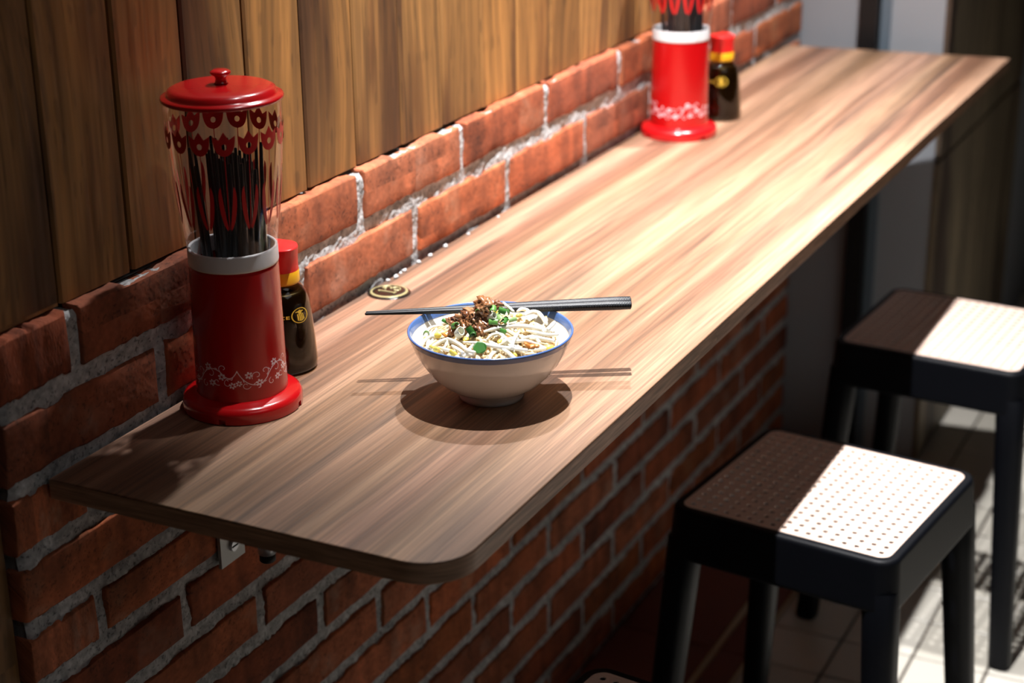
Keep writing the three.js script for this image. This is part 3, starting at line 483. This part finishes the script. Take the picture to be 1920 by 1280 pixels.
    const m = solo('herb_leaf', lg, phys({ color: new THREE.Color().setRGB(0.035, 0.15, 0.022), roughness: 0.4 }), 'round green herb leaf lying on the noodles at the bowl rim', 'leaf');
    m.position.copy(bw(u, v, h)); m.lookAt(m.position.clone().add(new V3(-0.75, 0.8, 0.45))); m.rotateZ(0.15);
  }
  // fried shallot flakes
  const fm = phys({ color: new THREE.Color().setRGB(0.55, 0.2, 0.035), roughness: 0.4 });
  for (const [x, y, s] of [[1310, 590, 0.0048], [1350, 605, 0.0036], [430, 462, 0.0042], [510, 410, 0.004], [1180, 450, 0.003], [1400, 600, 0.0034]]) {
    const fg = new THREE.IcosahedronGeometry(1, 2), p = fg.attributes.position; for (let i = 0; i < p.count; i++) { const k = 0.75 + 0.5 * fbm(p.getX(i) * 2 + x, p.getY(i) * 2 + p.getZ(i), 3, 2); p.setXYZ(i, p.getX(i) * s * k, p.getY(i) * s * 0.32 * k, p.getZ(i) * s * 0.7 * k); } const mg = mergeVertices((fg.deleteAttribute('normal'), fg.deleteAttribute('uv'), fg)); mg.computeVertexNormals();
    let h = 0.06; for (let i = 0; i < 6; i++) { const [u, v] = zb(x, y, h); h = domeH(u, v) + 0.003; } const [u, v] = zb(x, y, h);
    const m = solo('fried_shallot', mg, fm, 'orange brown fried shallot flake between the bean sprouts', 'shallot', 'fried shallot flakes in the bowl'); m.position.copy(bw(u, v, h)); m.rotation.set(0.4, x, 0.5);
  }
  // braised minced meat
  const meat = thing('minced_meat', 'glossy brown braised minced meat heaped on top of the noodles', 'meat', [BC.x, CT, BC.z]);
  const mm = [[0.32, 0.135, 0.055], [0.44, 0.22, 0.105], [0.22, 0.085, 0.04], [0.36, 0.17, 0.08]].map((c) => phys({ color: new THREE.Color().setRGB(...c), roughness: 0.2, clearcoat: 0.8, clearcoatRoughness: 0.12 }));
  const spots = [[855, 130, 0.0245, 6.2], [905, 150, 0.023, 5.6], [960, 150, 0.021, 5], [860, 185, 0.021, 6], [980, 155, 0.019, 3.6], [720, 235, 0.017, 5.6], [660, 260, 0.0145, 5.5], [780, 250, 0.0165, 6], [840, 265, 0.015, 5.6], [600, 285, 0.011, 5], [550, 290, 0.009, 4.6], [640, 310, 0.0105, 6], [710, 310, 0.012, 6.4], [780, 320, 0.0115, 6], [850, 330, 0.0105, 5.8], [620, 350, 0.0085, 5], [690, 365, 0.0085, 5.6], [760, 380, 0.0085, 6.2], [830, 390, 0.0078, 5.6], [870, 365, 0.008, 4.6], [780, 425, 0.0065, 5], [820, 435, 0.006, 4.2], [525, 415, 0.006, 4], [500, 310, 0.008, 4], [570, 330, 0.009, 4.4]];
  spots.forEach(([x, y, lift, s], k) => {
    s *= 0.00128; const fg = new THREE.IcosahedronGeometry(1, 4); fg.deleteAttribute('normal'); fg.deleteAttribute('uv'); const mg = mergeVertices(fg), p = mg.attributes.position;
    for (let i = 0; i < p.count; i++) { const X = p.getX(i), Y = p.getY(i), Z = p.getZ(i), n = 0.3 + 1.15 * fbm(X * 1.9 + k * 3 + Z, Y * 1.9 + Z * 1.7, k, 2) + 0.8 * (fbm(X * 5 + Z * 3, Y * 5 - Z * 4 + k, k + 9, 3) - 0.5); p.setXYZ(i, X * s * n * (1 + 0.35 * Math.sin(k * 2.1)), Y * s * 0.8 * n, Z * s * n * (1 - 0.3 * Math.sin(k * 2.1))); } mg.computeVertexNormals();
    let h = 0.066; for (let i = 0; i < 6; i++) { const [u, v] = zb(x, y, h); h = domeH(u, v) + lift - 0.003; } const [u, v] = zb(x, y, h);
    const m = part('meat_crumb', mg, mm[k % 4], meat); m.position.copy(bw(u, v, h)).sub(meat.position);
  });
}
// chopsticks laid across the rim
{
  const stickTex = canvasTex(256, 1024, (c, w, h) => { c.fillStyle = '#888'; c.fillRect(0, 0, w, h); c.fillStyle = '#000'; for (let s = 0; s < 16; s++) for (let y = 0; y < 60; y++) { const yy = h - 1 - y * 9 - (s % 2) * 4; c.fillRect(s * 16 + 3, yy - 5, 9, 4); } }, false);
  const dash = canvasTex(256, 1024, (c, w, h) => { c.fillStyle = 'rgb(15,18,23)'; c.fillRect(0, 0, w, h); c.fillStyle = 'rgb(50,57,68)'; for (let s = 0; s < 8; s++) for (let y = 0; y < 62; y++) { c.fillRect(s * 32 + 8, h - 6 - y * 9 - (s % 2) * 4, 7, 5); } });
  const sm = phys({ map: dash, bumpMap: stickTex, bumpScale: 0.0002, roughness: 0.42, specularIntensity: 0.7 });
  const geo = chopProfile(0.2385, 0.0040, 0.0013);
  const lay = (a, b, label, e) => { const m = solo('chopstick', geo, sm, label, 'chopstick', 'pair of chopsticks laid on the bowl'); const d = b.clone().sub(a).normalize(); m.position.copy(a); m.quaternion.setFromUnitVectors(new V3(0, 1, 0), d); };
  lay(new V3(0.4130, CT + 0.0672, 0.3330), new V3(0.2895, CT + 0.0655, 0.1290), 'black chopstick laid across the bowl rim, the one further from the meat', 1);
  lay(new V3(0.4035, CT + 0.0672, 0.3375), new V3(0.2865, CT + 0.0655, 0.1305), 'black chopstick laid across the bowl rim, the one touching the meat', 2);
}

// ------------------------------------------------------------------ stools
const ST = 0.452, SW = 0.279;
const weaveBump = canvasTex(128, 128, (c, w, h) => {
  c.fillStyle = '#777'; c.fillRect(0, 0, w, h);
  const strand = (x0, y0, x1, y1, lw, col) => { c.strokeStyle = col; c.lineWidth = lw; c.beginPath(); c.moveTo(x0, y0); c.lineTo(x1, y1); c.stroke(); };
  strand(0, 20, 128, 20, 26, '#bbb'); strand(0, 108, 128, 108, 26, '#bbb'); strand(20, 0, 20, 128, 24, '#ddd'); strand(108, 0, 108, 128, 24, '#ddd');
  strand(0, 36, 36, 0, 12, '#fff'); strand(92, 128, 128, 92, 12, '#fff'); strand(0, 92, 36, 128, 12, '#eee'); strand(92, 0, 128, 36, 12, '#eee');
  c.fillStyle = '#333'; for (const [x, y] of [[0, 64], [128, 64], [64, 0], [64, 128]]) c.fillRect(x - 6, y - 6, 12, 12);
}, false);
M.rattan = phys({ color: new THREE.Color().setRGB(0.72, 0.53, 0.44), roughness: 0.5, bumpMap: weaveBump, bumpScale: 0.002 });
const stoolProto = (() => {
  const g = new THREE.Group();
  const inner = SW - 0.022, N = 17, pit = 0.0146;
  // frame: apron ring with rounded top edge
  const ring = roundRect(SW - 0.008, SW - 0.008, 0.020), hole = roundRect(inner - 0.004, inner - 0.004, 0.013); ring.holes.push(new THREE.Path(hole.getPoints(6).reverse()));
  const fg = new THREE.ExtrudeGeometry(ring, { depth: 0.052, bevelEnabled: true, bevelSize: 0.004, bevelThickness: 0.006, bevelSegments: 5, curveSegments: 8 }); fg.rotateX(-Math.PI / 2); fg.translate(0, ST - 0.0575, 0);
  { const p = fg.attributes.position; for (let i = 0; i < p.count; i++) { const k = 1 + (ST - p.getY(i)) * 0.47; p.setX(i, p.getX(i) * k); p.setZ(i, p.getZ(i) * k); } }
  fg.computeVertexNormals();
  // seat panel with real holes
  const ps = roundRect(inner, inner, 0.014), o = -(N - 1) / 2 * pit;
  for (let i = 0; i < N; i++) for (let j = 0; j < N; j++) { const x = o + i * pit, y = o + j * pit, q = 0.0032; const h = new THREE.Path(); [[-q, -q * 0.5], [-q, q * 0.5], [-q * 0.5, q], [q * 0.5, q], [q, q * 0.5], [q, -q * 0.5], [q * 0.5, -q], [-q * 0.5, -q]].forEach(([a, b], k) => (k ? h.lineTo(x + a, y + b) : h.moveTo(x + a, y + b))); h.closePath(); ps.holes.push(h); }
  const pg = new THREE.ExtrudeGeometry(ps, { depth: 0.0012, bevelEnabled: false, curveSegments: 6 }); pg.rotateX(-Math.PI / 2); pg.translate(0, ST - 0.0006, 0);
  setUV(pg, (x, y, z) => [(x - o) / pit + 0.5, (z - o) / pit + 0.5]);
  const lg = (sx, sz) => { const rings = [], a = SW / 2 - 0.0203, s = 0.068; for (let i = 0; i <= 6; i++) { const t = i / 6, y = mix(ST - 0.04, 0.004, t), k = (ST - y) * s, w = mix(0.0198, 0.0158, t); rings.push([new V3(sx * (a + k), y, sz * (a + k)), w, w, mix(3.3, 3.2, t)]); } rings.push([new V3(sx * (a + ST * s), 0.0002, sz * (a + ST * s)), 0.0135, 0.0135, 3]); return loft(rings.reverse(), 24); };
  return { fg, pg, legs: [[1, 1], [1, -1], [-1, 1], [-1, -1]].map(([a, b]) => lg(a, b)) };
})();
function makeStool(label, x, z, turn) {
  const g = thing('stool', label, 'stool', [x, 0, z], turn, 'rattan look stools along the counter');
  part('frame', stoolProto.fg, M.stool, g, 'black plastic seat frame');
  part('seat', stoolProto.pg, M.rattan, g, 'perforated beige rattan look seat');
  for (const l of stoolProto.legs) part('leg', l, M.stool, g);
}
makeStool('black stool with half lit beige perforated seat, between the two other stools', 0.881, 0.395, -0.115);
makeStool('black stool with beige perforated seat closest to the grey pier', 1.489, 0.406, -0.07);
makeStool('black stool with beige seat in shadow, furthest from the grey pier', 0.2519, 0.4250, -0.12);

// ------------------------------------------------------------------ ceiling lamps (outside the picture)
const glow = std({ color: 0x111111, emissive: LAMP_COLOR, emissiveIntensity: 6 });
struct('ceiling_track', box(-0.2, 2.2, CT + 1.585, CT + 1.602, 0.29, 0.33), M.blackPaint).userData.kind = 'structure';
for (const s of SPOTS) {
  const g = thing('ceiling_spotlight', s.label, 'lamp', [s.at[0], CT + s.at[1], s.at[2]]);
  part('housing', lathe([[0, 0.10], [0.03, 0.10], [0.034, 0.09], [0.036, 0.012], [0.033, 0.012], [0.031, 0.03], [0, 0.03]], 40), M.blackPaint, g);
  part('stem', new THREE.CylinderGeometry(0.008, 0.008, 0.04, 16).translate(0, 0.118, 0), M.blackPaint, g);
  part('lens', new THREE.CylinderGeometry(0.028, 0.028, 0.004, 32).translate(0, 0.022, 0), glow, g);
  const l = new THREE.SpotLight(LAMP_COLOR, s.cd, 0, s.angle, s.pen, 2); l.position.set(s.at[0], CT + s.at[1] + 0.008, s.at[2]); l.target.position.set(s.aim[0], CT + s.aim[1], s.aim[2]); l.castShadow = true; l.shadow.radius = s.soft ?? 0.5; l.shadow.mapSize.set(2048, 2048);
  scene.add(l, l.target);
}
{
  const g = thing('ceiling_panel', 'soft square ceiling light panel over the room', 'lamp', [PANEL.at[0], CT + PANEL.at[1], PANEL.at[2]]);
  part('frame', box(-0.63, 0.63, 0, 0.024, -0.63, 0.63), M.white, g);
  part('diffuser', box(-0.6, 0.6, -0.002, 0.0, -0.6, 0.6), std({ color: 0x222222, emissive: 0xffffff, emissiveIntensity: 0.3 }), g);
  const l = new THREE.RectAreaLight(0xffffff, PANEL.power, PANEL.size, PANEL.size); l.position.set(PANEL.at[0], CT + PANEL.at[1] - 0.006, PANEL.at[2]); l.lookAt(PANEL.at[0], 0, PANEL.at[2]); scene.add(l);
}
renderer.render(scene, camera);
